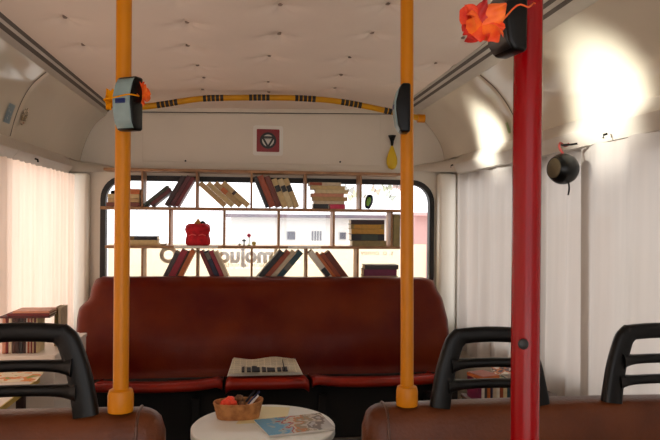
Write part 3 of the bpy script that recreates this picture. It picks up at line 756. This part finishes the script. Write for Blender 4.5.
# ------------------------------------------------------------------ hanging round bell on the right ledge
xb = 1.19; q = at_x(563, 169, xb)
bell = thing('hanging_bell', 'round black drum-shaped bell hanging from the right ledge by a red strap', 'bell', (xb, q.y, q.z))
s_ = q.y/F
Mb = Matrix.Rotation(math.radians(62), 4, 'Z') @ Matrix.Rotation(PI/2, 4, 'X')
Mb = Vector((-.96, -.22, .05)).to_track_quat('Z', 'Y').to_matrix().to_4x4()
MB().lathe([(0, -.058)]+[(.059*math.cos(math.radians(d)), .059*math.sin(math.radians(d))) for d in range(-75, 46, 10)]+[(.041, .043), (0, .041)], 36, M=Mb).build('drum', mat('bell_black', (8,7,6), .3, spec=.3), bell, 50)
MB().lathe([(0, .0455), (.036, .0445), (.040, .041), (0, .041)], 28, M=Mb).build('drum_face', mat('bell_face', (84,72,50), .35), bell, 35)
wire([(.0, 0, .058), (-.012, .006, .082), (-.006, .012, .10), (.016, .016, .09), (.03, .01, .098)], mat('red_strap', (150,50,40), .6), bell, 'strap', .005)
MB().tube([(-.006, .012, .092), (.035, 0, .094), (.052, -.01, .097)], .008, 8, sx=.5).build('hook', BLACKP, bell, 50)
wire([(.012, -.02, -.05), (.014, -.022, -.075), (.010, -.022, -.10)], BLACKP, bell, 'cord', .0035)

# ------------------------------------------------------------------ foreground seats
def seat(label, side, pxe, y, py_top, handles, hscale, sl):
    """side -1: left seat, its right end at pxe; +1: right seat, its left end at pxe"""
    xe = at(pxe, 430, y).x; zt_ = sl
    xw = -.96 if side < 0 else 1.20
    w = abs(xe-xw)
    t = thing('bus_seat', label, 'seat', ((xe+xw)/2, y, 0))
    x0, x1 = -w/2, w/2
    H = .50; zb = zt_-H
    # padded back: rounded profile swept in x, crown at the top
    m = MB()
    th = .058
    def fn(i, j):
        x = x0+(x1-x0)*i
        e = min(x-x0, x1-x); R = .055
        kx = 1-max(0, 1-e/R)**2; kx = math.sqrt(max(0, kx))
        a = 2*PI*j
        ca, sa = math.cos(a), math.sin(a)
        cy = math.copysign(abs(ca)**.55, ca)*th; cz = math.copysign(abs(sa)**.32, sa)*H/2
        yy = cy*(.35+.65*kx); zz = cz - (1-kx)*.045*(1 if cz > 0 else -1)
        zz -= 0 if cz < 0 else .004*((2*i-1)**2)
        return (x, yy + .05*(zz/H), zb+H/2+zz)
    m.grid(fn, 70, 64)
    bmesh.ops.remove_doubles(m.bm, verts=m.bm.verts, dist=.0002)
    for i in (0, 1):
        m.bm.faces.new([v for v in [m.bm.verts.new(fn(i, j/64)) for j in range(64)]])
    bmesh.ops.remove_doubles(m.bm, verts=m.bm.verts, dist=.0002)
    bmesh.ops.recalc_face_normals(m.bm, faces=m.bm.faces)
    m.build('backrest', BROWN, t, 50)
    # piping seam near the open end
    ie = (1-.055/w) if side < 0 else .055/w
    ring = []
    for j in range(65):
        p = Vector(fn(ie, j/64)); c = Vector((p.x, .05*(p.z-zb-H/2)/H, zb+H/2)); ring.append(p + (p-c).normalized()*.0006)
    MB().tube(ring, .0035, 8, caps=False).build('piping', mat('dark_piping', (84,48,30), .4), t, 60)
    MB().box((x0+.02, -.50, .36), (x1-.02, -.075, .46), .035, 4).build('seat_cushion', BROWN, t, 40)
    MB().box((x0+.04, -.46, .32), (x1-.04, -.02, .355), .005).build('seat_frame', DARKMETAL, t)
    for xx in (x0+.10, x1-.10): MB().box((xx-.02, -.40, 0), (xx+.02, -.06, .32), .006).build('leg', DARKMETAL, t)
    # grab handles
    for px_c, s in handles:
        xc = at(px_c, 410, y).x - t.location.x
        h = .198*s*hscale; wb_, wt_ = .124*s, .083*s        # half widths at axis of legs
        z0 = zt_-.006
        mb_ = MB()
        for sg in (-1, 1):
            P = [(sg*wb_*1.04, 0), (sg*wb_, h*.18), (sg*(wb_*.72+wt_*.28), h*.5), (sg*(wb_*.25+wt_*.75), h*.82), (sg*wt_*1.0, h*.90), (sg*(wt_*.86), h*.958)]
            mb_.tube(smooth([Vector((xc+a_, -.004+.012*(b_/h), z0+b_-.0)) for a_, b_ in P], 4), [ (.0255-.004*(k/20))*s for k in range(21)], 16, sx=.62, sy=1, up=(0, 1, 0), pw=.6)
        mb_.tube([Vector((xc+wt_*1.0*q_, .008, z0+h*(.935+.03*(1-q_*q_)))) for q_ in [x/8 for x in range(-8, 9)]], .0195*s, 14, sx=1, sy=.75, up=(0, 0, 1), pw=.7)
        for zz, wd in ((.56, wb_*.58+wt_*.36), (.275, wb_*.78+wt_*.17)):
            mb_.tube([Vector((xc+wd*q_, .004, z0+h*(zz+.022*(1-q_*q_)))) for q_ in [x/8 for x in range(-8, 9)]], [(.0115+.011*abs(x/8)**6)*s for x in range(-8, 9)], 14, sx=1, sy=1.1, up=(0, 0, 1), pw=.75)
            # webs rounding the corners
        mb_.build('grab_handle', BLACKP, t, 55)
    return t
seat('brown leather double seat at the lower left with black grab handles', -1, 164, YPL, 410, [(20, 1.06), (-130, 1.06)], .89, ZSL-.0008)
seat('brown leather double seat at the lower right with black grab handles', 1, 364, YPR, 405, [(489.5, 1.02), (658, 1.04)], .92, ZSR-.0008)

# ------------------------------------------------------------------ round table and what lies on it
ZT = .46
q = at_z(263.6, 425, ZT); TX, TY = q.x, q.y
RT = .292
tb = thing('round_table', 'round white low table in the aisle before the rear bench', 'table', (TX, TY, 0))
MB().lathe([(0, ZT-.035), (RT-.008, ZT-.035), (RT, ZT-.030), (RT, ZT-.004), (RT-.004, ZT), (0, ZT)], 72).build('tabletop', mat('white_lacquer', (226,228,222), .3, var=.06, scale=8), tb, 40)
MB().lathe([(0, .03), (.035, .03), (.03, .06), (.028, ZT-.036), (0, ZT-.036)], 24).build('pedestal', DARKMETAL, tb, 40)
MB().lathe([(0, 0), (.19, 0), (.19, .012), (.04, .03), (0, .03)], 40).build('base', DARKMETAL, tb, 40)
# cream sheet
c4 = [at_z(x, y, ZT+.001) for x, y in ((236, 424), (286, 421), (290, 407.5), (250, 406))]
def quad_thing(name, label, cat, c4, zt0, thk, m, group=None):
    cx_ = sum((c.x for c in c4))/4; cy_ = sum((c.y for c in c4))/4
    t = thing(name, label, cat, (cx_, cy_, zt0), group=group)
    return t, [(c.x-cx_, c.y-cy_) for c in c4]
t, poly = quad_thing('paper_sheet', 'cream paper sheet under the basket on the round table', 'paper', c4, ZT+.0006, .001, None)
MB().prism(poly, 'z', 0, .0008).build('sheet', mat('cream_sheet', (226,214,164), .6, var=.06), t)
# magazine
c4 = [at_z(x, y, ZT+.004) for x, y in ((269, 437), (335, 429.5), (320, 414.5), (254, 421.5))]
t, poly = quad_thing('magazine', 'glossy magazine with a light blue and orange cover on the round table', 'magazine', c4, ZT+.0018, .009, None)
MB().prism([(x*.985, y*.985) for x, y in poly], 'z', 0, .008).build('pages', WHITEPAPER, t)
def mag_mat():
    m = bpy.data.materials.new('magazine_cover'); m.use_nodes = True; nt = m.node_tree; bs = nt.nodes['Principled BSDF']; bs.inputs['Roughness'].default_value = .22
    tc = nt.nodes.new('ShaderNodeTexCoord'); sep = nt.nodes.new('ShaderNodeSeparateXYZ'); n = nt.nodes.new('ShaderNodeTexNoise'); n.inputs['Scale'].default_value = 22
    nt.links.new(tc.outputs['Object'], n.inputs['Vector']); nt.links.new(tc.outputs['Object'], sep.inputs[0])
    ma = nt.nodes.new('ShaderNodeMath'); ma.operation = 'MULTIPLY_ADD'; ma.inputs[1].default_value = 3.1; ma.inputs[2].default_value = .12
    nt.links.new(sep.outputs['X'], ma.inputs[0])
    ad = nt.nodes.new('ShaderNodeMath'); ad.operation = 'MULTIPLY_ADD'; ad.inputs[1].default_value = .8; nt.links.new(n.outputs['Fac'], ad.inputs[0]); nt.links.new(ma.outputs[0], ad.inputs[2])
    r = nt.nodes.new('ShaderNodeValToRGB'); r.color_ramp.interpolation = 'CONSTANT'
    cols = [(0, (96,160,196)), (.30, (150,176,184)), (.38, (170,60,56)), (.44, (206,196,176)), (.54, (190,120,70)), (.62, (150,140,110)), (.70, (206,196,180)), (.78, (120,110,100)), (.86, (190,188,184))]
    while len(r.color_ramp.elements) < len(cols): r.color_ramp.elements.new(.5)
    for e, (p_, c_) in zip(r.color_ramp.elements, cols): e.position = p_; e.color = lin(c_)
    nt.links.new(ad.outputs[0], r.inputs['Fac']); nt.links.new(r.outputs['Color'], bs.inputs['Base Color']); return m
MB().prism(poly, 'z', .008, .0095).build('cover', mag_mat(), t)
# basket
q = at_z(238, 421.5, ZT); bx, by = q.x, q.y+.055
bas = thing('basket', 'small brown woven basket of oddments on the round table', 'basket', (bx, by, ZT+.0016))
def weave(name, c, c2):
    m = mat(name, c, .7, c2=c2, scale=30, bump=.6, bscale=70); return m
WK = weave('wicker', (200,138,80), (156,98,52))
mb = MB()
hh = .064
def bfn(i, j, off=0):
    a = 2*PI*i
    ex, ey = .088+.016*j-off, .050+.012*j-off
    ca, sa = math.cos(a), math.sin(a)
    z = hh*j*(1+.16*(max(0, ca)**2)) + .0015*math.sin(a*26)*math.sin(j*18)
    r = 1+.010*math.sin(a*26+(PI if int(j*8) % 2 else 0))
    return (math.copysign(abs(ca)**.8, ca)*ex*r, math.copysign(abs(sa)**.8, sa)*ey*r, z)
mb.grid(lambda i, j: bfn(i, j), 78, 16)
mb.grid(lambda i, j: tuple(Vector(bfn(i, 1)).lerp(Vector(bfn(i, 1, .007)), j)), 78, 1)
mb.grid(lambda i, j: bfn(i, .06+.94*(1-j), .007), 78, 8)
mb.grid(lambda i, j: tuple(Vector(bfn(i, 0)).lerp(Vector((0, 0, .0)), j)), 78, 1)
mb.grid(lambda i, j: tuple(Vector(bfn(i, .06, .007)).lerp(Vector((0, 0, .005)), j)), 78, 1)
bmesh.ops.remove_doubles(mb.bm, verts=mb.bm.verts, dist=.0002); bmesh.ops.recalc_face_normals(mb.bm, faces=mb.bm.faces)
mb.build('body', WK, bas, 60)
MB().tube([Vector(bfn(k/60, 1, .003)) for k in range(61)], .0045, 8, caps=False).build('rim', WK, bas, 60)
BZ = ZT+.0016-.016
# oddments in the basket
def clump(name, label, cat, c, rad, m, seed, sq=(1,1,.7)):
    rnd = random.Random(seed); b_ = bmesh.new(); bmesh.ops.create_icosphere(b_, subdivisions=3, radius=rad)
    for v in b_.verts:
        n_ = v.co.normalized(); k_ = 1+.22*math.sin(n_.x*7+seed)*math.sin(n_.y*8+1)*math.cos(n_.z*7) + .06*math.sin(n_.x*19+n_.z*17)
        v.co = Vector((v.co.x*k_*sq[0], v.co.y*k_*sq[1], v.co.z*k_*sq[2]))
    o = MB().merge(b_).build(name, m, smooth=50, loc=c); tag(o, label, cat, 'things in the basket'); return o
RO = mat('coral_paper', (250,84,50), .6, c2=(226,60,30), scale=50)
clump('paper_ball', 'bright orange crumpled paper ball, left in the basket', 'paper ball', (bx-.052, by-.016, BZ+.080), .023, RO, 1)
clump('paper_ball', 'bright orange crumpled paper ball beside the pens in the basket', 'paper ball', (bx-.022, by-.022, BZ+.083), .0165, RO, 5)
clump('paper_ball', 'bright orange crumpled paper ball at the back of the basket', 'paper ball', (bx-.036, by+.022, BZ+.083), .022, RO, 9)
clump('pine_cone', 'brown pine cone behind the orange paper balls in the basket', 'pine cone', (bx+.002, by+.026, BZ+.086), .021, mat('cone_brown', (122,84,50), .7, c2=(80,52,30), scale=60), 3, (1,1,.8))
clump('pine_cone', 'brown pine cone in the middle of the basket', 'pine cone', (bx+.013, by-.014, BZ+.076), .0145, MATS['cone_brown'], 13, (1,1,.8))
def pen(c0, c1, m, label):
    c0, c1 = Vector(c0), Vector(c1); mid = (c0+c1)/2
    t = thing('pen', label, 'pen', mid, group='pens in the basket')
    d = (c1-c0)
    MB().tube([c0-mid, c0-mid+d*.08, c0-mid+d*.1, c1-mid], [.001, .004, .0045, .0045], 10).build('barrel', m, t, 50)
    MB().tube([c0-mid+d*.62+Vector((0, 0, .006)), c1-mid+Vector((0, 0, .006))], .0013, 6).build('clip', DARKMETAL, t, 50)
pen((bx+.036, by+.010, BZ+.062), (bx+.090, by+.042, BZ+.112), mat('pen_blue', (30,50,96), .35), 'dark blue pen sticking out of the right of the basket')
pen((bx+.040, by-.014, BZ+.060), (bx+.084, by+.010, BZ+.104), mat('pen_white', (226,224,226), .35), 'white pen in front of the blue one in the basket')
pen((bx+.030, by+.020, BZ+.072), (bx+.070, by+.052, BZ+.114), mat('pen_navy', (22,26,44), .35), 'black pen behind the blue one in the basket')

# ------------------------------------------------------------------ left: white cabinet and low table with books
xw = -.992
cab = thing('cabinet', 'white boxed cabinet between the left curtain and the rear bench', 'cabinet', ((xw-.757)/2, 3.0, 0))
w2 = (-.757-xw)/2
MB().box((-w2, -.32, 0), (w2, .185, .733), .004).build('body', WHITE, cab)
MB().box((-w2, -.325, .733), (w2+.003, .188, .750), .003).build('top_panel', WHITE, cab)
ZK = .7505
cov = blotch_mat('sticker_cover', [(224,206,180), (206,120,70), (230,216,190), (120,150,110), (214,180,80)], 40)
t = thing('booklet', 'colourful booklet lying on the rear corner of the white cabinet', 'booklet', (-.82, 3.09, ZK), (0, 0, .2))
MB().box((-.05, -.07, 0), (.05, .07, .004)).build('cover', cov, t); MB().box((-.049, -.069, .004), (.049, .069, .0055)).build('pages', WHITEPAPER, t)
cols = ['salmon', 'darkred', 'beige', 'brown', 'choc', 'black', 'choc', 'white', 'rust', 'beige', 'darkred', 'cream', 'maroon', 'cream']
labs = ['salmon pink', 'dark red', 'beige', 'brown', 'dark brown', 'black', 'chocolate brown', 'white', 'rust red', 'pale beige', 'deep red', 'cream', 'maroon', 'pale cream']
where = ['first from the left, ', 'second from the left, ', 'beside the dark red one, ', 'left of the darkest three, ', 'thick, left of the black one, ', 'between two brown ones, ', 'right of the black one, ', 'beside the chocolate one, ', 'right of the white one, ', 'between rust and deep red, ', 'in the right half, ', 'third from the right, ', 'second from the right, ', 'rightmost of the row, ']
yk = 2.72
xk = at(2, 345, yk).x; xe_ = at(56, 345, yk).x
ws = [.9, .8, 1, 1, 1.4, 1.5, 1.2, .6, 1, .6, 1, .7, 1.6, .7]
tot = sum(ws); 
for k, c in enumerate(cols):
    tk = (xe_-xk)*ws[k]/tot
    th_ = thing('book', '%s upright book, %sin the left cabinet row' % (labs[k], where[k]), 'book', (xk, yk, ZK), (0, 0, 0), 'upright books on the left cabinet')
    book_mesh(th_, -1, tk-.0006, .142+.0, .10, B[c]); xk += tk
zz = ZK+.1425
for (a_, b_, tt, c, l) in ((0, 64, .008, 'maroon', 'maroon paperback lying lowest on top of the left upright row'), (7, 62, .011, 'darkred', 'dark red book lying in the middle on top of the left upright row'), (13, 58, .009, 'salmon', 'salmon coloured book lying topmost on the left upright row')):
    x0 = at(a_, 320, yk).x; x1 = min(at(b_, 320, yk).x, -.79)
    th_ = thing('book', l, 'book', (x0, yk-.004, zz), (0, PI/2, 0), 'flat books on the left cabinet'); book_mesh(th_, 1, tt, x1-x0, .11, B[c]); zz += tt+.0004
# bundle standing to the right of the row
for k, (c, l) in enumerate((('khaki', 'thin khaki booklet standing at the right end of the left book row'), ('beige', 'thin beige booklet standing outermost at the left cabinet edge'))):
    x0 = -.812+k*.016
    th_ = thing('book', l, 'book', (x0, yk+.14, ZK), (0, 0, 0), 'upright books on the left cabinet'); book_mesh(th_, -1, .012, .165, .10, B[c])

lt = thing('side_table', 'low white table with a coloured sheet beside the left curtain', 'table', ((xw-.775)/2, 2.1, 0))
w2 = (-.775-xw)/2
MB().box((-w2, -.42, .672), (w2, .45, .692), .003).build('tabletop', WHITE, lt)
MB().box((w2-.004, -.42, .674), (w2+.002, .45, .6935), .001).build('edge_band', mat('yellowed_edge', (196,170,90), .5), lt)
for (x, y) in ((w2-.05, .40), (w2-.05, -.38), (-w2+.03, .40), (-w2+.03, -.38)):
    MB().box((x-.014, y-.014, 0), (x+.014, y+.014, .672), .002).build('leg', mat('leg_brown', (46,22,18), .5), lt)
q = at_z(14, 374, .694)
t = thing('drawing_sheet', 'sheet of paper with green and orange drawings on the low white table', 'paper', (q.x-.01, q.y-.04, .6930), (0, 0, .1))
MB().box((-.12, -.09, 0), (.12, .09, .001)).build('sheet', blotch_mat('drawing', [(90,150,50), (226,216,190), (232,222,200), (220,130,50), (120,160,60)], 16), t)

# ------------------------------------------------------------------ right: cabinet with books behind the seat
xr = 1.25
x0r = .872
cab2 = thing('cabinet', 'white low cabinet painted dark for shade behind the right seat by the curtain', 'cabinet', ((xr+x0r)/2, 2.65, 0))
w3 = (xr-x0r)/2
MB().box((-w3, -.30, 0), (w3, -.14, .585), .004).build('body', mat('painted_shade_board', (60,44,36), .5), cab2)  # white cabinet in dark brown, its shade put into body and top colour
MB().box((-w3-.004, -.305, .585), (w3, -.135, .600), .003).build('top_panel', mat('painted_shade_top', (84,60,46), .5), cab2)
xk = x0r+.012
for k, (c, tk, l) in enumerate((('plum', .016, 'plum book first in the row'), ('white', .012, 'white book second in the row'), ('charcoal', .010, 'charcoal book third in the row'), ('orange', .013, 'orange book fourth in the row'), ('navy', .010, 'navy book fifth in the row'), ('beige', .016, 'beige book sixth in the row'), ('white', .012, 'white book half hidden by the red pole'), ('rust', .014, 'rust book behind the red pole'), ('cream', .016, 'cream book behind the red pole'), ('teal', .014, 'teal book behind the red pole'))):
    th_ = thing('book', l + ' on the right cabinet', 'book', (xk, 2.36, .6006), (0, 0, 0), 'upright books on the right cabinet'); book_mesh(th_, -1, tk-.0006, .085, .12, B[c]); xk += tk
zz = .6864
th_ = thing('magazine', 'orange booklet lying tilted on the right cabinet books', 'magazine', (x0r+.055, 2.42, zz+.002), (0, 0, .35), 'magazines on the right cabinet')
MB().box((-.04, -.05, 0), (.04, .05, .012), .001).build('cover', B['orange'], th_); MB().box((-.038, -.048, .012), (.041, .049, .0135)).build('top_sheet', B['rust'], th_)
th_ = thing('magazine', 'white printed magazine propped up on the right cabinet books', 'magazine', (x0r+.165, 2.43, zz+.002), (.35, 0, -.1), 'magazines on the right cabinet')
MB().box((-.06, -.0, 0), (.06, .11, .006), .001).build('pages', WHITEPAPER, th_); MB().box((-.06, .0, .006), (.06, .11, .008)).build('cover', blotch_mat('mag2', [(230,224,214), (232,226,216), (200,130,90), (90,80,90), (226,214,200)], 30), th_)

# ------------------------------------------------------------------ outside the rear window
FAC = mat('white_render_wall', (238,234,228), .8, var=.03)
bd = thing('building', 'white plastered building outside behind the rear window', 'building', (0, 11.5, -1.5))
YO = 11.5
def op(px, py): q = at(px, py, YO); return q.x, q.z+1.5
x0, z0 = op(230, 300); x1, z1 = op(409, 218.8)
MB().box((x0, 0, -.5), (x1, 3, z1)).build('wall', FAC, bd)
MB().box((x0-.1, -.25, z1), (x1+.1, 3.1, z1+.06)).build('roof_edge', mat('roof_pinkgrey', (120,104,112), .8, c2=(88,88,100), scale=2), bd)
for a_ in ((286, 231, 295.5, 240.5), (311, 231, 322, 240.5), (338.5, 232, 346, 240)):
    xa, za = op(a_[0], a_[3]); xb_, zb_ = op(a_[2], a_[1])
    w_ = MB().box((xa, -.03, za), (xb_, .0, zb_)).build('window', mat('far_window_white', (214,212,210), .5), bd)
    if a_[0] == 311:
        for k in range(4): MB().box((xa+(xb_-xa)*(k+.25)/4, -.05, za), (xa+(xb_-xa)*(k+.6)/4, -.03, zb_)).build('shutter_slat', mat('far_slate', (84,84,96), .5), w_)
    else: MB().box((xa+.02, -.05, za+.02), (xb_-.01, -.03, zb_-.01)).build('pane', mat('far_slate', (84,84,96), .5), w_)
b2 = thing('building', 'pink plastered house outside at the right of the rear window', 'building', (0, 10.5, -1.5))
YO = 10.5
x0, z0 = op(414, 300); x1, z1 = op(450, 216)
MB().box((x0, 0, -.5), (x1+3, .7, z1)).build('wall', mat('pink_render', (206,160,154), .8, var=.05), b2)
MB().prism([(x0-.02, z1), (x1+3.1, z1), (x1+3.1, z1+.04), (x0-.02, z1+.05)], 'y', -.2, .72).build('roof', mat('roof_pink2', (220,170,166), .8), b2)
YO = 9.5
fp = thing('fence', 'pale blue upright railings outside at the left of the rear window', 'fence', (0, 9.5, -1.5))
for px in (108, 136, 145.5, 154):
    xa, za = op(px, 246); xb_, zb_ = op(px+1.2, 209)
    MB().box((xa, 0, 0), (xb_, .03, zb_)).build('post', mat('pale_blue', (190,214,228), .5), fp)
xa, za = op(106, 225); xb_, zb_ = op(156, 226); MB().box((xa, .03, za), (xb_, .05, zb_+.01)).build('crossbar', mat('pale_blue2', (206,222,230), .5), fp)
g = struct(MB().box((-60, 4.5, -1.52), (60, 60, -1.5)).build('ground', mat('pale_asphalt', (200,196,190), .9)))

# ------------------------------------------------------------------ light
wd = bpy.data.worlds.new('sky'); SC.world = wd; wd.use_nodes = True
nt = wd.node_tree; bg = nt.nodes['Background']; bg.inputs['Strength'].default_value = 2.3
sky = nt.nodes.new('ShaderNodeTexCoord'); gr = nt.nodes.new('ShaderNodeSeparateXYZ'); rr = nt.nodes.new('ShaderNodeValToRGB')
rr.color_ramp.elements[0].position = .0; rr.color_ramp.elements[0].color = (.9, .9, .92, 1); rr.color_ramp.elements[1].position = .6; rr.color_ramp.elements[1].color = (1, 1, 1, 1)
nt.links.new(sky.outputs['Generated'], gr.inputs[0]); nt.links.new(gr.outputs['Z'], rr.inputs['Fac']); nt.links.new(rr.outputs['Color'], bg.inputs['Color'])

def area(name, loc, rot, sx, sy, e, c):
    l = bpy.data.lights.new(name, 'AREA'); l.shape = 'RECTANGLE'; l.size = sx; l.size_y = sy; l.energy = e; l.color = c
    o = bpy.data.objects.new(name, l); COL.objects.link(o); o.location = loc; o.rotation_euler = rot; return o
area('daylight_left', (-1.75, 1.6, 1.25), (0, -PI/2, 0), 1.3, 5.6, 36, (1, .86, .76))
area('daylight_right', (2.0, 1.6, 1.25), (0, PI/2, 0), 1.3, 5.2, 8, (1, .97, .93))
area('daylight_rear', (CX, YB+1.2, 2.6), (math.radians(-60), 0, 0), 3.0, 1.2, 60, (1, .99, .97))
area('added_ceiling_fill', (CX, -.9, .7), (math.radians(155), 0, 0), 1.8, .8, 13, (1, .96, .9))  # added fill lamp inside the bus, aimed up to brighten the ceiling
def spot(name, loc, tgt, e, ang, blend, c, r=.05):
    l = bpy.data.lights.new(name, 'SPOT'); l.energy = e; l.spot_size = math.radians(ang); l.spot_blend = blend; l.color = c; l.shadow_soft_size = r
    o = bpy.data.objects.new(name, l); COL.objects.link(o); o.location = loc
    o.rotation_euler = (Vector(tgt)-Vector(loc)).to_track_quat('-Z', 'Y').to_euler(); return o
spot('added_glare_spot_near', (-.35, 1.75, 1.90), (1.25, 2.15, 1.735), 400, 20.5, 1, (1, 1, .93))  # added unseen lamp, makes the glare patch on the near right panel
spot('added_glare_spot_rear', (-.35, 3.0, 1.90), (1.26, 3.26, 1.735), 430, 16, 1, (1, 1, .93))  # second added lamp, for the glare towards the rear of the right side

SC.view_settings.view_transform = 'Standard'
SC.view_settings.look = 'None'
SC.view_settings.exposure = 0
SC.cycles.use_denoising = True
SC.cycles.max_bounces = 10
SC.cycles.sample_clamp_indirect = 6
